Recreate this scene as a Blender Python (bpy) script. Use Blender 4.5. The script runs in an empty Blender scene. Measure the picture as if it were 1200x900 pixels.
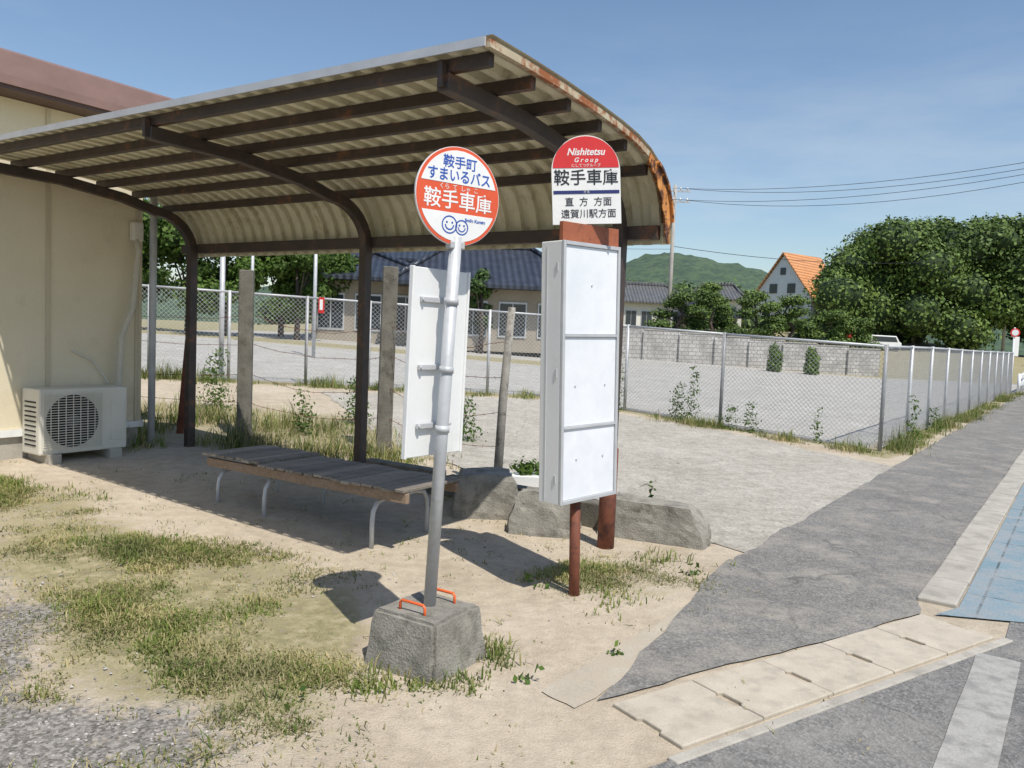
import bpy, math, random, bmesh
import numpy as np
from mathutils import Vector, Matrix, noise
random.seed(7); rng=np.random.default_rng(7)
D=bpy.data; SC=bpy.context.scene; COL=SC.collection

# ---------------------------------------------------------------- terrain height
def sm(a): a=min(1,max(0,a)); return a*a*(3-2*a)
def h(x,y):
    k1=.03473*(5.66-x)+.0302*(y-12.2)
    k2=.045*(5.5-x)+.02*(y-12)
    b=sm((y-14)/12)
    v=k1*(1-b)+k2*b
    v=.5*(v+math.sqrt(v*v+.0016))          # smooth max(0,v)
    v=min(v,1.05) if v<.9 else .9+.3*math.tanh((v-.9)/.3)
    if y>55: v+= (y-55)*.085*sm((x+30)/30)*sm((75-x)/40) if y<110 else 4.67*sm((x+30)/30)*sm((75-x)/40)
    return v
S=Vector((.84,-.543,0)); M=Vector((.543,.84,0)); Z=Vector((0,0,1))
def SM(s,m,z=0): return S*s+M*m+Z*z
Q=Vector((.583,.812,0)); W=Vector((.812,-.583,0))
def QW(t,w,z=0): return Q*t+W*w+Z*z

# ---------------------------------------------------------------- material helpers
def nt(name):
    m=D.materials.new(name); m.use_nodes=True; n=m.node_tree; b=n.nodes['Principled BSDF']; return m,n,b
def N(n,t,**k):
    x=n.nodes.new(t)
    for a,v in k.items(): setattr(x,a,v)
    return x
def ramp(n,fac,stops):
    r=N(n,'ShaderNodeValToRGB'); e=r.color_ramp.elements
    while len(e)<len(stops): e.new(.5)
    for i,(p,c) in enumerate(stops):
        e[i].position=p; e[i].color=(*c,1) if len(c)==3 else c
    n.links.new(fac,r.inputs[0]); return r.outputs[0]
def noi(n,vec,scale,detail=5,rough=.6):
    x=N(n,'ShaderNodeTexNoise'); x.inputs['Scale'].default_value=scale; x.inputs['Detail'].default_value=detail; x.inputs['Roughness'].default_value=rough
    n.links.new(vec,x.inputs['Vector']); return x.outputs['Fac']
def mixc(n,f,a,b,mode='MIX'):
    x=N(n,'ShaderNodeMix',data_type='RGBA',blend_type=mode)
    if isinstance(f,(int,float)): x.inputs[0].default_value=f
    else: n.links.new(f,x.inputs[0])
    for i,c in ((6,a),(7,b)):
        if isinstance(c,tuple): x.inputs[i].default_value=(*c,1)
        else: n.links.new(c,x.inputs[i])
    return x.outputs[2]
def pos(n): return N(n,'ShaderNodeNewGeometry').outputs['Position']
def bump(n,b,hgt,strength=.4,dist=.01):
    x=N(n,'ShaderNodeBump'); x.inputs['Strength'].default_value=strength; x.inputs['Distance'].default_value=dist
    n.links.new(hgt,x.inputs['Height']); n.links.new(x.outputs[0],b.inputs['Normal'])
def weathered(name,c1,c2,scale=6,rough=.7,metal=0,dirt=None,dscale=3,dlo=.5,dhi=.7,bs=.3,bd=.004,fine=60,fm=.25):
    m,n,b=nt(name); p=pos(n)
    a=noi(n,p,scale); col=ramp(n,a,[(.3,c1),(.7,c2)])
    f=noi(n,p,fine,3)
    col=mixc(n,fm,col,ramp(n,f,[(.3,(.35,.35,.35)),(.7,(1,1,1))]),'MULTIPLY')
    if dirt:
        d=noi(n,p,dscale,7,.7); dm=ramp(n,d,[(dlo,(0,0,0)),(dhi,(1,1,1))]); col=mixc(n,dm,col,dirt)
    n.links.new(col,b.inputs['Base Color']); b.inputs['Roughness'].default_value=rough; b.inputs['Metallic'].default_value=metal
    bump(n,b,f,bs,bd); return m
def plain(name,c,rough=.6,metal=0):
    return weathered(name,tuple(x*.9 for x in c),c,8,rough,metal,bs=.05,bd=.0006,fm=.06)
def leafmat(name,cols,big=.6,trans=True):
    m,n,b=nt(name); g=N(n,'ShaderNodeNewGeometry')
    c=ramp(n,g.outputs['Random Per Island'],[(i/(len(cols)-1),c) for i,c in enumerate(cols)])
    q=noi(n,g.outputs['Position'],big,2); c=mixc(n,.7,c,ramp(n,q,[(.35,(.5,.55,.45)),(.65,(1.25,1.2,1.0))]),'MULTIPLY')
    n.links.new(c,b.inputs['Base Color']); b.inputs['Roughness'].default_value=.65; b.inputs['Specular IOR Level'].default_value=.3
    if trans:
        tr=N(n,'ShaderNodeBsdfTranslucent'); n.links.new(c,tr.inputs['Color'])
        mx=N(n,'ShaderNodeMixShader'); mx.inputs[0].default_value=.3
        o=[x for x in n.nodes if x.type=='OUTPUT_MATERIAL'][0]
        n.links.new(b.outputs[0],mx.inputs[1]); n.links.new(tr.outputs[0],mx.inputs[2]); n.links.new(mx.outputs[0],o.inputs['Surface'])
    return m

# ---------------------------------------------------------------- object helpers
def link(o,parent=None):
    COL.objects.link(o)
    if parent: o.parent=parent
    return o
def empty(name):
    e=D.objects.new(name,None); e.empty_display_size=.2; return link(e)
def mesh(name,vs,fs,mat,parent=None,smooth=False):
    me=D.meshes.new(name); me.from_pydata([tuple(v) for v in vs] if not isinstance(vs,np.ndarray) else vs.tolist(),[],fs if not isinstance(fs,np.ndarray) else fs.tolist()); me.update()
    if mat: me.materials.append(mat)
    if smooth: me.polygons.foreach_set('use_smooth',[True]*len(me.polygons))
    return link(D.objects.new(name,me),parent)
def bev(o,w,seg=2):
    b=o.modifiers.new('bevel','BEVEL'); b.width=w; b.segments=seg; b.limit_method='ANGLE'; return o
def box(name,parent,c,dims,axes=None,mat=None,b=0,taper=1):
    ax,ay,az=axes or (Vector((1,0,0)),Vector((0,1,0)),Z)
    c=Vector(c); vs=[]
    for k in (-1,1):
        f=taper if k>0 else 1
        for i,j in ((-1,-1),(1,-1),(1,1),(-1,1)):
            vs.append(c+ax*(i*dims[0]/2*f)+ay*(j*dims[1]/2*f)+az*(k*dims[2]/2))
    o=mesh(name,vs,[(3,2,1,0),(4,5,6,7),(0,1,5,4),(1,2,6,5),(2,3,7,6),(3,0,4,7)],mat,parent)
    if b: bev(o,b)
    return o
SMAX=(S,M,Z)
def tube(name,parent,pts,r,mat,seg=10,r2=None,caps=True):
    pts=[Vector(p) for p in pts]; vs=[];fs=[]; n=len(pts); up=None
    for i,p in enumerate(pts):
        t=(pts[min(i+1,n-1)]-pts[max(i-1,0)]).normalized()
        if up is None: up=t.orthogonal().normalized()
        up=(up-t*up.dot(t)).normalized(); sd=t.cross(up)
        rr=r if r2 is None else r+(r2-r)*i/(n-1)
        for k in range(seg):
            a=2*math.pi*k/seg; vs.append(p+up*math.cos(a)*rr+sd*math.sin(a)*rr)
    for i in range(n-1):
        for k in range(seg):
            k2=(k+1)%seg; fs.append((i*seg+k,i*seg+k2,(i+1)*seg+k2,(i+1)*seg+k))
    if caps: fs.append(tuple(range(seg-1,-1,-1))); fs.append(tuple((n-1)*seg+k for k in range(seg)))
    o=mesh(name,vs,fs,mat,parent)
    for pl in o.data.polygons:
        if len(pl.vertices)==4 and seg>4: pl.use_smooth=True
    return o
def rectbar(name,parent,pts,w,hh,side,mat,b=0):
    pts=[Vector(p) for p in pts]; vs=[];fs=[];n=len(pts)
    for i,p in enumerate(pts):
        t=(pts[min(i+1,n-1)]-pts[max(i-1,0)]).normalized(); nn=t.cross(side).normalized()
        for a,c in ((-1,-1),(1,-1),(1,1),(-1,1)): vs.append(p+side*(a*w/2)+nn*(c*hh/2))
    for i in range(n-1):
        for k in range(4):
            k2=(k+1)%4; fs.append((i*4+k,i*4+k2,(i+1)*4+k2,(i+1)*4+k))
    fs.append((3,2,1,0)); fs.append(tuple((n-1)*4+k for k in range(4)))
    o=mesh(name,vs,fs,mat,parent)
    if b: bev(o,b)
    return o
def prism(name,parent,poly,z0,z1,mat,b=0,mtx=None):
    n=len(poly); vs=[Vector((p[0],p[1],z0)) for p in poly]+[Vector((p[0],p[1],z1)) for p in poly]
    if mtx: vs=[mtx@v for v in vs]
    fs=[tuple(range(n-1,-1,-1)),tuple(range(n,2*n))]+[(i,(i+1)%n,n+(i+1)%n,n+i) for i in range(n)]
    o=mesh(name,vs,fs,mat,parent)
    if b: bev(o,b)
    return o
def sheet(name,quads,z,mat,step=.25,jit=0,parent=None):
    vs=[];fs=[]
    for (a,b,c,d) in quads:
        a,b,c,d=[Vector((*p,0)) for p in (a,b,c,d)]
        nu=max(2,min(120,int((b-a).length/step)+1)); nv=max(2,min(260,int((d-a).length/step)+1)); o=len(vs)
        for j in range(nv+1):
            for i in range(nu+1):
                u=i/nu; v=(j/nv)**(1.5 if (d-a).length>15 else 1); p=(a*(1-u)+b*u)*(1-v)+(d*(1-u)+c*u)*v
                if jit and (i in(0,nu) or j in (0,nv)):
                    p=p+Vector((noise.noise(p*2),noise.noise(p*2+Vector((9,9,9))),0))*jit+Vector((noise.noise(p*9),noise.noise(p*9+Vector((5,9,9))),0))*jit*.5
                vs.append((p.x,p.y,h(p.x,p.y)+z))
        for j in range(nv):
            for i in range(nu):
                q=o+j*(nu+1)+i; fs.append((q,q+1,q+nu+2,q+nu+1))
    return mesh(name,vs,fs,mat,parent)
def frame(o,nrm,roll=0):
    nn=Vector((nrm[0],nrm[1],0)).normalized(); x=Vector((-nn.y,nn.x,0)); 
    m=Matrix((x,Z,nn)).transposed().to_4x4(); m.translation=Vector(o)
    return m@Matrix.Rotation(roll,4,'Z')
def text(name,parent,body,mtx,x,y,size,mat,wscale=1,z=.004,bold=.0,shear=0):
    c=D.curves.new(name,'FONT'); c.body=body; c.size=size; c.align_x='CENTER'; c.align_y='CENTER'; c.extrude=.0004; c.offset=bold; c.shear=shear
    c.materials.append(mat); o=D.objects.new(name,c); link(o,parent)
    o.matrix_world=mtx@Matrix.Translation((x,y,z))@Matrix.Diagonal((wscale,1,1,1)); return o

def leafcloud(name,lobes,n,size,mat,parent=None,shell=.55,flat=0):
    L=np.array([[*l[0],*(l[1] if hasattr(l[1],'__len__') else (l[1],)*3)] for l in lobes],float)
    w=(L[:,3]*L[:,4]+L[:,4]*L[:,5]+L[:,3]*L[:,5]); idx=rng.choice(len(L),n,p=w/w.sum())
    d=rng.normal(size=(n,3)); d/=np.linalg.norm(d,axis=1)[:,None]
    rr=shell+(1.08-shell)*rng.random(n)**.6
    rr*=1+.22*np.sin(d[:,0]*7+idx)*np.sin(d[:,1]*8+idx*2)*np.cos(d[:,2]*6)
    c=L[idx,:3]+d*rr[:,None]*L[idx,3:]
    nr=d+rng.normal(size=(n,3))*.65; nr[:,2]+=.25; nr/=np.linalg.norm(nr,axis=1)[:,None]
    t=np.cross(nr,rng.normal(size=(n,3))); t/=np.linalg.norm(t,axis=1)[:,None]; bt=np.cross(nr,t)
    sz=(size*(.5+1.0*rng.random(n)))[:,None]
    V=np.stack([c-t*sz*.5,c+bt*sz*.32,c+t*sz*.5,c-bt*sz*.32],1).reshape(-1,3)
    F=np.arange(n*4).reshape(-1,4)
    return mesh(name,V,F,mat,parent)
def blob(name,lobes,mat,parent,k=.72):
    vs=[];fs=[]
    for c,r in lobes:
        r=r if hasattr(r,'__len__') else (r,)*3; o=len(vs); nu,nv=10,6
        for j in range(nv+1):
            th=math.pi*j/nv
            for i in range(nu):
                ph=2*math.pi*i/nu; d=Vector((math.sin(th)*math.cos(ph),math.sin(th)*math.sin(ph),math.cos(th)))
                f=k*(1+.25*noise.noise(d*2+Vector(c)))
                vs.append((c[0]+d.x*r[0]*f,c[1]+d.y*r[1]*f,c[2]+d.z*r[2]*f))
        for j in range(nv):
            for i in range(nu): fs.append((o+j*nu+i,o+j*nu+(i+1)%nu,o+(j+1)*nu+(i+1)%nu,o+(j+1)*nu+i))
    return mesh(name,vs,fs,mat,parent,True)
def blades(name,pts,hs,mat,per=6,spread=.04,wd=.004,lean=.6):
    n=len(pts); P=np.repeat(np.array(pts,float),per,0); Hh=np.repeat(np.array(hs,float),per)*(.5+.7*rng.random(n*per)); m=n*per
    P[:,:2]+=rng.normal(size=(m,2))*spread
    a=rng.random(m)*2*np.pi; dx=np.stack([np.cos(a),np.sin(a),np.zeros(m)],1); sd=np.stack([-np.sin(a),np.cos(a),np.zeros(m)],1)
    le=(rng.random(m)*lean+.1)[:,None]; w=(wd*(.6+.8*rng.random(m)))[:,None]; Z3=np.array([[0,0,1.]]); H3=Hh[:,None]
    b1=P-sd*w;b2=P+sd*w; mid=P+Z3*H3*.6+dx*H3*le*.4; m1=mid-sd*w*.8;m2=mid+sd*w*.8; tip=P+Z3*H3*(1-.3*le)+dx*H3*le*1.1
    V=np.stack([b1,b2,m2,m1,tip],1).reshape(-1,3); o=np.arange(m)*5
    F=[(int(i),int(i)+1,int(i)+2,int(i)+3) for i in o]+[(int(i)+3,int(i)+2,int(i)+4) for i in o]
    return mesh(name,V,F,mat)

# ---------------------------------------------------------------- materials
M_cream=weathered('cream_siding',(.68,.60,.43),(.74,.66,.49),1.5,.6,dirt=(.48,.41,.28),dscale=1.6,dlo=.55,dhi=.9,fm=.08)
M_joint=weathered('joint_trim',(.56,.49,.35),(.61,.54,.39),2,.6)
M_brown=weathered('brown_roof_metal',(.2,.125,.105),(.25,.155,.13),3,.45,fm=.08)
M_conc=weathered('old_concrete',(.22,.205,.175),(.37,.35,.30),5,.9,dirt=(.11,.105,.085),dscale=7,dlo=.5,dhi=.72,bs=.8,bd=.01,fine=90,fm=.4)
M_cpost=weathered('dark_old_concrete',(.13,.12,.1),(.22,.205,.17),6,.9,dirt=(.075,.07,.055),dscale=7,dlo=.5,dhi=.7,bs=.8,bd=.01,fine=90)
M_concl=weathered('light_concrete',(.38,.35,.30),(.48,.45,.39),4,.9,dirt=(.24,.22,.19),dscale=5,dlo=.48,dhi=.72,bs=.6,bd=.005,fine=120)
M_slab=weathered('gutter_slab_concrete',(.44,.39,.31),(.54,.48,.39),6,.9,dirt=(.30,.27,.22),dscale=8,dlo=.48,dhi=.78,bs=.4,bd=.003,fine=150)
M_brownsteel=weathered('brown_painted_steel',(.045,.032,.027),(.075,.052,.043),6,.55,dirt=(.2,.075,.03),dscale=6,dlo=.57,dhi=.72)
M_rust=weathered('rusty_steel',(.14,.045,.025),(.22,.07,.035),9,.75,dirt=(.07,.025,.018),dscale=12,dlo=.5,dhi=.65)
M_redbrown=weathered('rusty_header_plate',(.32,.09,.04),(.4,.13,.06),5,.6,dirt=(.14,.05,.03),dscale=8,dlo=.5,dhi=.7)
M_galv=weathered('galvanised_steel',(.42,.43,.44),(.55,.56,.57),7,.5,.15,bs=.05,fm=.08,dirt=(.36,.35,.33),dscale=12,dlo=.55,dhi=.8)
M_white=weathered('white_paint',(.72,.73,.72),(.78,.78,.76),2,.4,bs=.02,bd=.001,dirt=(.56,.55,.51),dscale=3.5,dlo=.55,dhi=.85,fm=.04)
M_panel=weathered('whiteboard_panel',(.74,.76,.79),(.8,.81,.83),1.5,.28,bs=.02,bd=.001,fine=4,dirt=(.62,.65,.69),dscale=2.2,dlo=.42,dhi=.75,fm=.03)
M_greyframe=weathered('aluminium_frame',(.46,.47,.48),(.56,.57,.58),6,.4,.2,bs=.05,fm=.06)
M_orange=plain('sign_orange',(.72,.1,.035),.4)
M_red=plain('sign_red',(.65,.03,.03),.4)
M_signw=plain('sign_white',(.82,.82,.8),.35)
M_blue=plain('sign_blue',(.02,.09,.42),.4)
M_black=plain('sign_black',(.015,.015,.018),.4)
M_navy=plain('sign_navy',(.02,.03,.15),.4)
M_orangebar=plain('orange_paint_handle',(.75,.13,.03),.4)
M_ac=weathered('ac_casing',(.62,.59,.51),(.68,.66,.58),3,.45,bs=.03,fm=.05,dirt=(.5,.47,.4),dscale=4,dlo=.55,dhi=.8)
M_dark=plain('dark_recess',(.02,.02,.02),.8)
def woodmat(name,c1,c2,axis):
    m,n,b=nt(name); tc=pos(n); mp=N(n,'ShaderNodeMapping'); n.links.new(tc,mp.inputs['Vector'])
    mp.inputs['Rotation'].default_value=(0,0,axis); mp.inputs['Scale'].default_value=(3,45,30)
    a=noi(n,mp.outputs[0],1,6,.7); c=ramp(n,a,[(.3,c1),(.7,c2)])
    g=N(n,'ShaderNodeObjectInfo').outputs['Random']; c=mixc(n,.8,c,ramp(n,g,[(0,(.5,.5,.5)),(1,(1.15,1.13,1.1))]),'MULTIPLY')
    n.links.new(c,b.inputs['Base Color']); b.inputs['Roughness'].default_value=.85; bump(n,b,a,.6,.004); return m
M_wood=woodmat('weathered_wood_slats',(.16,.14,.12),(.38,.34,.29),-math.atan2(.84,.543))
M_wood2=woodmat('weathered_wood_rail',(.2,.14,.1),(.34,.25,.18),-math.atan2(-.543,.84))
M_leaf=leafmat('foliage_broadleaf',[(.05,.10,.018),(.085,.155,.028),(.14,.21,.05)],.35)
M_leaff=leafmat('foliage_forest',[(.06,.105,.022),(.10,.165,.034),(.16,.225,.06)],.14,False)
M_leafd=leafmat('foliage_dark',[(.035,.07,.018),(.065,.12,.03),(.10,.16,.045)],.8,False)
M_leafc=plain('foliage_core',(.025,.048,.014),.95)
M_grass=leafmat('grass_blades',[(.10,.16,.03),(.16,.22,.05),(.23,.26,.09),(.44,.38,.21)],1.5)
M_dry=leafmat('dry_grass_blades',[(.40,.34,.19),(.52,.45,.28),(.28,.27,.12)],1.5)
M_bark=weathered('bark',(.06,.045,.035),(.12,.09,.07),12,.9)

# ---------------------------------------------------------------- camera
cam=D.cameras.new('camera'); co=link(D.objects.new('camera',cam)); cam.lens=28.2; cam.sensor_width=36; cam.clip_end=5000; cam.clip_start=.05
r=math.radians(2.3); p=math.atan(60/940)
F=Vector((0,math.cos(p),-math.sin(p))); lu=Vector((0,math.sin(p),math.cos(p))); lr=Vector((1,0,0))
R=lr*math.cos(r)+lu*math.sin(r); U=-lr*math.sin(r)+lu*math.cos(r)
mw=Matrix((R,U,-F)).transposed().to_4x4(); mw.translation=(0,0,1.6); co.matrix_world=mw; SC.camera=co

# ---------------------------------------------------------------- light & sky
el=math.radians(59); az=math.atan2(.52,-.85)
w=D.worlds.new('World'); SC.world=w; w.use_nodes=True; n=w.node_tree; bg=n.nodes['Background']
sk=N(n,'ShaderNodeTexSky',sky_type='NISHITA'); sk.sun_disc=False; sk.sun_elevation=el; sk.sun_rotation=az; sk.air_density=1.15; sk.dust_density=.6; sk.ozone_density=3.0
tc=N(n,'ShaderNodeTexCoord'); mp=N(n,'ShaderNodeMapping'); n.links.new(tc.outputs['Generated'],mp.inputs['Vector']); mp.inputs['Scale'].default_value=(1.6,1.6,7); mp.inputs['Location'].default_value=(.3,.1,.2)
cl=noi(n,mp.outputs[0],1.6,8,.6); cm=ramp(n,cl,[(.44,(0,0,0)),(.72,(.65,.65,.65))])
sx=N(n,'ShaderNodeSeparateXYZ'); n.links.new(tc.outputs['Generated'],sx.inputs[0])
hz=ramp(n,sx.outputs['Z'],[(0,(1,1,1)),(.38,(0,0,0))]); cm2=mixc(n,1.0,cm,hz,'MULTIPLY')
skc=mixc(n,cm2,sk.outputs[0],(5.9,6.2,6.5)); n.links.new(skc,bg.inputs[0]); bg.inputs[1].default_value=.13
sl=D.lights.new('sun','SUN'); sl.energy=5.0; sl.angle=math.radians(.5); sl.color=(1,.95,.87); so=link(D.objects.new('sun',sl))
sd=Vector((math.sin(az)*math.cos(el),math.cos(az)*math.cos(el),math.sin(el))); so.rotation_euler=sd.to_track_quat('Z','Y').to_euler(); so.location=(5,-8,20)
SC.view_settings.view_transform='Standard'; SC.view_settings.look='None'; SC.view_settings.exposure=0

# ---------------------------------------------------------------- ground
def axis(a0,a1,st,lo,hi):
    a=list(np.arange(a0,a1,st)); s=st; x=a[-1]
    while x<hi: s*=1.12; x+=s; a.append(x)
    s=st; x=a[0]
    while x>lo: s*=1.12; x-=s; a.insert(0,x)
    return a
xs=axis(-8,9,.11,-900,900); ys=axis(1.5,17,.11,-80,1500)
def fb(x,y,s,o=0): return noise.fractal(Vector((x*s+o,y*s,o)),1.0,2.0,4)
def fenceA(x): return 12.2+(5.66-x)*.862 if x>.67 else 16.5+(x-.67)*.208
def zone(x,y):
    g=gr=lot=0
    gl=(x+2.7)*.64+(y-4.3)*.77+fb(x,y,.9)*.5
    gr=sm((.45-gl)/1.0) if x<.6 else 0
    e1=(y-6.85)+(x+4.5)*.515+fb(x,y,.8,3)*.45
    g=sm((.2-e1)/.5)*sm((-.55-x+fb(x,y,.7,5)*.3)/.4)*(1-gr) if y<9 else 0
    g*=.72+.7*fb(x,y,.6,31)
    g2=sm(1-((x-.75)**2/.5+(y-5.2)**2/.45)) ; g=max(g,g2*.5)
    k=(-x*.12+y)-9.1
    if -7<x<1.5: g=max(g,.6*sm(k+.4)*sm((12.6-y)))
    fy=fenceA(x)
    if y>11 and -9<x<5.6: g=max(g,sm(1-abs(y-fy+.1)/.6)*.85)
    wv=x*.812-y*.583; t=x*.583+y*.812
    if wv>-4: g=max(g,sm(1-abs(wv+2.45)/.45)) if t>12.5 else g
    if y>fy+.3 and wv<-2.75 and y>12: lot=1; g=0 if y>fy+.7 else g
    if lot and x<2 and 27<y<31: lot=0; g=1
    if y>41.5: lot=0; g=1
    if y>41.5 or x>24+ (y*.72) or x<-14 or x>12+y: g=1;lot=0
    return g,gr,lot
vs=[];zc=[]
for y in ys:
    for x in xs:
        hh=h(x,y); 
        if -9<x<10 and 1<y<18: 
            hh-= .004
            wv=x*.812-y*.583
            if wv<-2.3 and y<9: hh+=.010*fb(x,y,1.6)+.004*fb(x,y,6)-.004
        else: hh-=.012
        vs.append((x,y,hh)); zc.append(zone(x,y))
nx=len(xs); fs=[(j*nx+i,j*nx+i+1,(j+1)*nx+i+1,(j+1)*nx+i) for j in range(len(ys)-1) for i in range(nx-1)]
m,n,b=nt('ground_soil'); P=pos(n); at=N(n,'ShaderNodeAttribute',attribute_name='zone'); sp=N(n,'ShaderNodeSeparateColor'); n.links.new(at.outputs['Color'],sp.inputs[0])
n1=noi(n,P,1.1,7,.65); n2=noi(n,P,9,7,.7); n3=noi(n,P,110,3,.7); n4=noi(n,P,2.7,8,.7)
sand=ramp(n,n1,[(.3,(.44,.37,.28)),(.52,(.54,.465,.365)),(.75,(.60,.52,.42))]); sand=mixc(n,.5,sand,ramp(n,n2,[(.3,(.58,.55,.51)),(.6,(1.05,1.04,1.0))]),'MULTIPLY')
sand=mixc(n,ramp(n,n4,[(.54,(0,0,0)),(.72,(.4,.4,.4))]),sand,(.32,.28,.22))
grc=ramp(n,n2,[(.3,(.17,.155,.08)),(.5,(.32,.285,.16)),(.7,(.48,.41,.28))])
vo=N(n,'ShaderNodeTexVoronoi'); vo.inputs['Scale'].default_value=75; n.links.new(P,vo.inputs['Vector'])
gvl=mixc(n,.75,ramp(n,vo.outputs['Color'],[(.1,(.13,.122,.11)),(.5,(.26,.245,.225)),(.9,(.44,.415,.38))]),ramp(n,n1,[(.3,(.8,.76,.7)),(.7,(1,1,1))]),'MULTIPLY')
lotc=ramp(n,n1,[(.3,(.42,.405,.375)),(.7,(.53,.51,.475))]); lotc=mixc(n,.4,lotc,ramp(n,n4,[(.35,(.6,.6,.57)),(.6,(1.05,1.05,1.05))]),'MULTIPLY'); lotc=mixc(n,.5,lotc,ramp(n,n2,[(.3,(.5,.5,.46)),(.6,(1.05,1.05,1.05))]),'MULTIPLY')
def edge(ch,amt=.5):
    a=N(n,'ShaderNodeMath',operation='ADD'); n.links.new(ch,a.inputs[0]); s=N(n,'ShaderNodeMath',operation='MULTIPLY_ADD'); n.links.new(n2,s.inputs[0]); s.inputs[1].default_value=amt*2; s.inputs[2].default_value=-amt; n.links.new(s.outputs[0],a.inputs[1])
    return ramp(n,a.outputs[0],[(.35,(0,0,0)),(.72,(1,1,1))])
c=mixc(n,edge(sp.outputs[0],.9),sand,grc); c=mixc(n,edge(sp.outputs[1],.9),c,gvl); c=mixc(n,edge(sp.outputs[2],.2),c,lotc)
c=mixc(n,.45,c,ramp(n,n3,[(.3,(.5,.5,.5)),(.65,(1.1,1.1,1.1))]),'MULTIPLY')
n.links.new(c,b.inputs['Base Color']); b.inputs['Roughness'].default_value=.95; b.inputs['Specular IOR Level'].default_value=.2
ad=N(n,'ShaderNodeMath',operation='MULTIPLY_ADD'); n.links.new(n3,ad.inputs[0]); ad.inputs[1].default_value=.4; n.links.new(n2,ad.inputs[2]); bump(n,b,ad.outputs[0],.8,.022)
g=mesh('ground',vs,fs,m,None,True)
ca=g.data.color_attributes.new('zone','FLOAT_COLOR','POINT'); ca.data.foreach_set('color',np.array([(a,b_,c_,1) for a,b_,c_ in zc],dtype=np.float32).ravel())

def asph(name,c1,c2,patch,crack=.5):
    m,n,b=nt(name); P=pos(n); a=noi(n,P,1.0,6,.6); q=noi(n,P,2.3,8,.75); q3=noi(n,P,14,6,.7)
    v=N(n,'ShaderNodeTexVoronoi'); v.inputs['Scale'].default_value=95; n.links.new(P,v.inputs['Vector'])
    c=ramp(n,a,[(.3,c1),(.7,c2)]); c=mixc(n,.65,c,ramp(n,v.outputs['Color'],[(.15,(.45,.45,.45)),(.6,(1,1,1)),(.9,(1.6,1.56,1.5))]),'MULTIPLY')
    c=mixc(n,.5,c,ramp(n,q3,[(.35,(.65,.65,.65)),(.62,(1.1,1.1,1.1))]),'MULTIPLY')
    c=mixc(n,ramp(n,q,[(.47,(0,0,0)),(.68,(.75,.75,.75))]),c,patch)
    v2=N(n,'ShaderNodeTexVoronoi',feature='DISTANCE_TO_EDGE'); v2.inputs['Scale'].default_value=.55
    wv=N(n,'ShaderNodeMix',data_type='VECTOR'); wv.inputs[0].default_value=.16; n.links.new(P,wv.inputs[4]); nn=N(n,'ShaderNodeTexNoise'); nn.inputs['Scale'].default_value=5; n.links.new(P,nn.inputs['Vector']); n.links.new(nn.outputs['Color'],wv.inputs[5]); n.links.new(wv.outputs[1],v2.inputs['Vector'])
    k=mixc(n,1.0,ramp(n,v2.outputs['Distance'],[(.0,(crack,)*3),(.008,(0,0,0))]),ramp(n,a,[(.44,(0,0,0)),(.56,(1,1,1))]),'MULTIPLY')
    c=mixc(n,k,c,(.05,.048,.045))
    n.links.new(c,b.inputs['Base Color']); b.inputs['Roughness'].default_value=.9; bump(n,b,v.outputs['Distance'],.6,.004); return m
M_as=asph('old_asphalt',(.165,.158,.147),(.225,.216,.2),(.33,.30,.255),.5)
M_as2=asph('road_asphalt',(.155,.152,.147),(.205,.2,.19),(.28,.265,.24),.9)
edgeL=[(-2.5,1.2),(.3,2.72),(.72,2.99),(2.77,4.33),(7.0,10.27),(22,31.3),(60,84.2),(150,209.5)]
sheet('road',[(a,(a[0]+7,a[1]-5),(b_[0]+7,b_[1]-5),b_) for a,b_ in zip(edgeL,edgeL[1:])],.003,M_as2,.3)
sheet('asphalt_sidewalk',[((1.65,5.75),(2.63,5.0),(22.1,32.1),(21,32.9)),((.44,3.42),(2.52,4.74),(2.63,5.02),(1.62,5.78)),((21,32.9),(22.1,32.1),(60,84.9),(59,85.7))],.006,M_as,.12,.035)
m,n,b=nt('rough_driveway_concrete'); P=pos(n)
c=ramp(n,noi(n,P,.8,7,.65),[(.3,(.40,.37,.32)),(.7,(.53,.50,.445))])
c=mixc(n,.6,c,ramp(n,noi(n,P,6,8,.75),[(.35,(.6,.58,.54)),(.6,(1.06,1.05,1.03))]),'MULTIPLY')
f_=noi(n,P,55,4,.75); c=mixc(n,.5,c,ramp(n,f_,[(.35,(.5,.5,.48)),(.6,(1.1,1.1,1.1))]),'MULTIPLY')
v3=N(n,'ShaderNodeTexVoronoi'); v3.inputs['Scale'].default_value=38; n.links.new(P,v3.inputs['Vector']); c=mixc(n,.45,c,ramp(n,v3.outputs['Color'],[(.1,(.5,.5,.48)),(.6,(1.1,1.1,1.08))]),'MULTIPLY')
n.links.new(c,b.inputs['Base Color']); b.inputs['Roughness'].default_value=.95; bump(n,b,f_,.9,.012)
sheet('concrete_driveway',[((1.95,5.75),(5.35,10.55),(3.6,13.2),(1.0,7.4)),((1.0,7.4),(3.6,13.2),(.4,16.0),(-.1,8.2)),((-.1,8.2),(.4,16.0),(-3.5,14.6),(-1.3,9.6))],.002,m,.12,.10)
sheet('concrete_edging',[((.17,3.48),(.35,3.35),(1.88,5.44),(1.70,5.57))],.0015,weathered('sandy_concrete',(.40,.355,.285),(.5,.445,.36),4,.95,dirt=(.40,.34,.26),dscale=5,dlo=.42,dhi=.62,bs=.6,bd=.005,fine=110,fm=.4),.07,.045)
kerb=empty('kerb')
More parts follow.
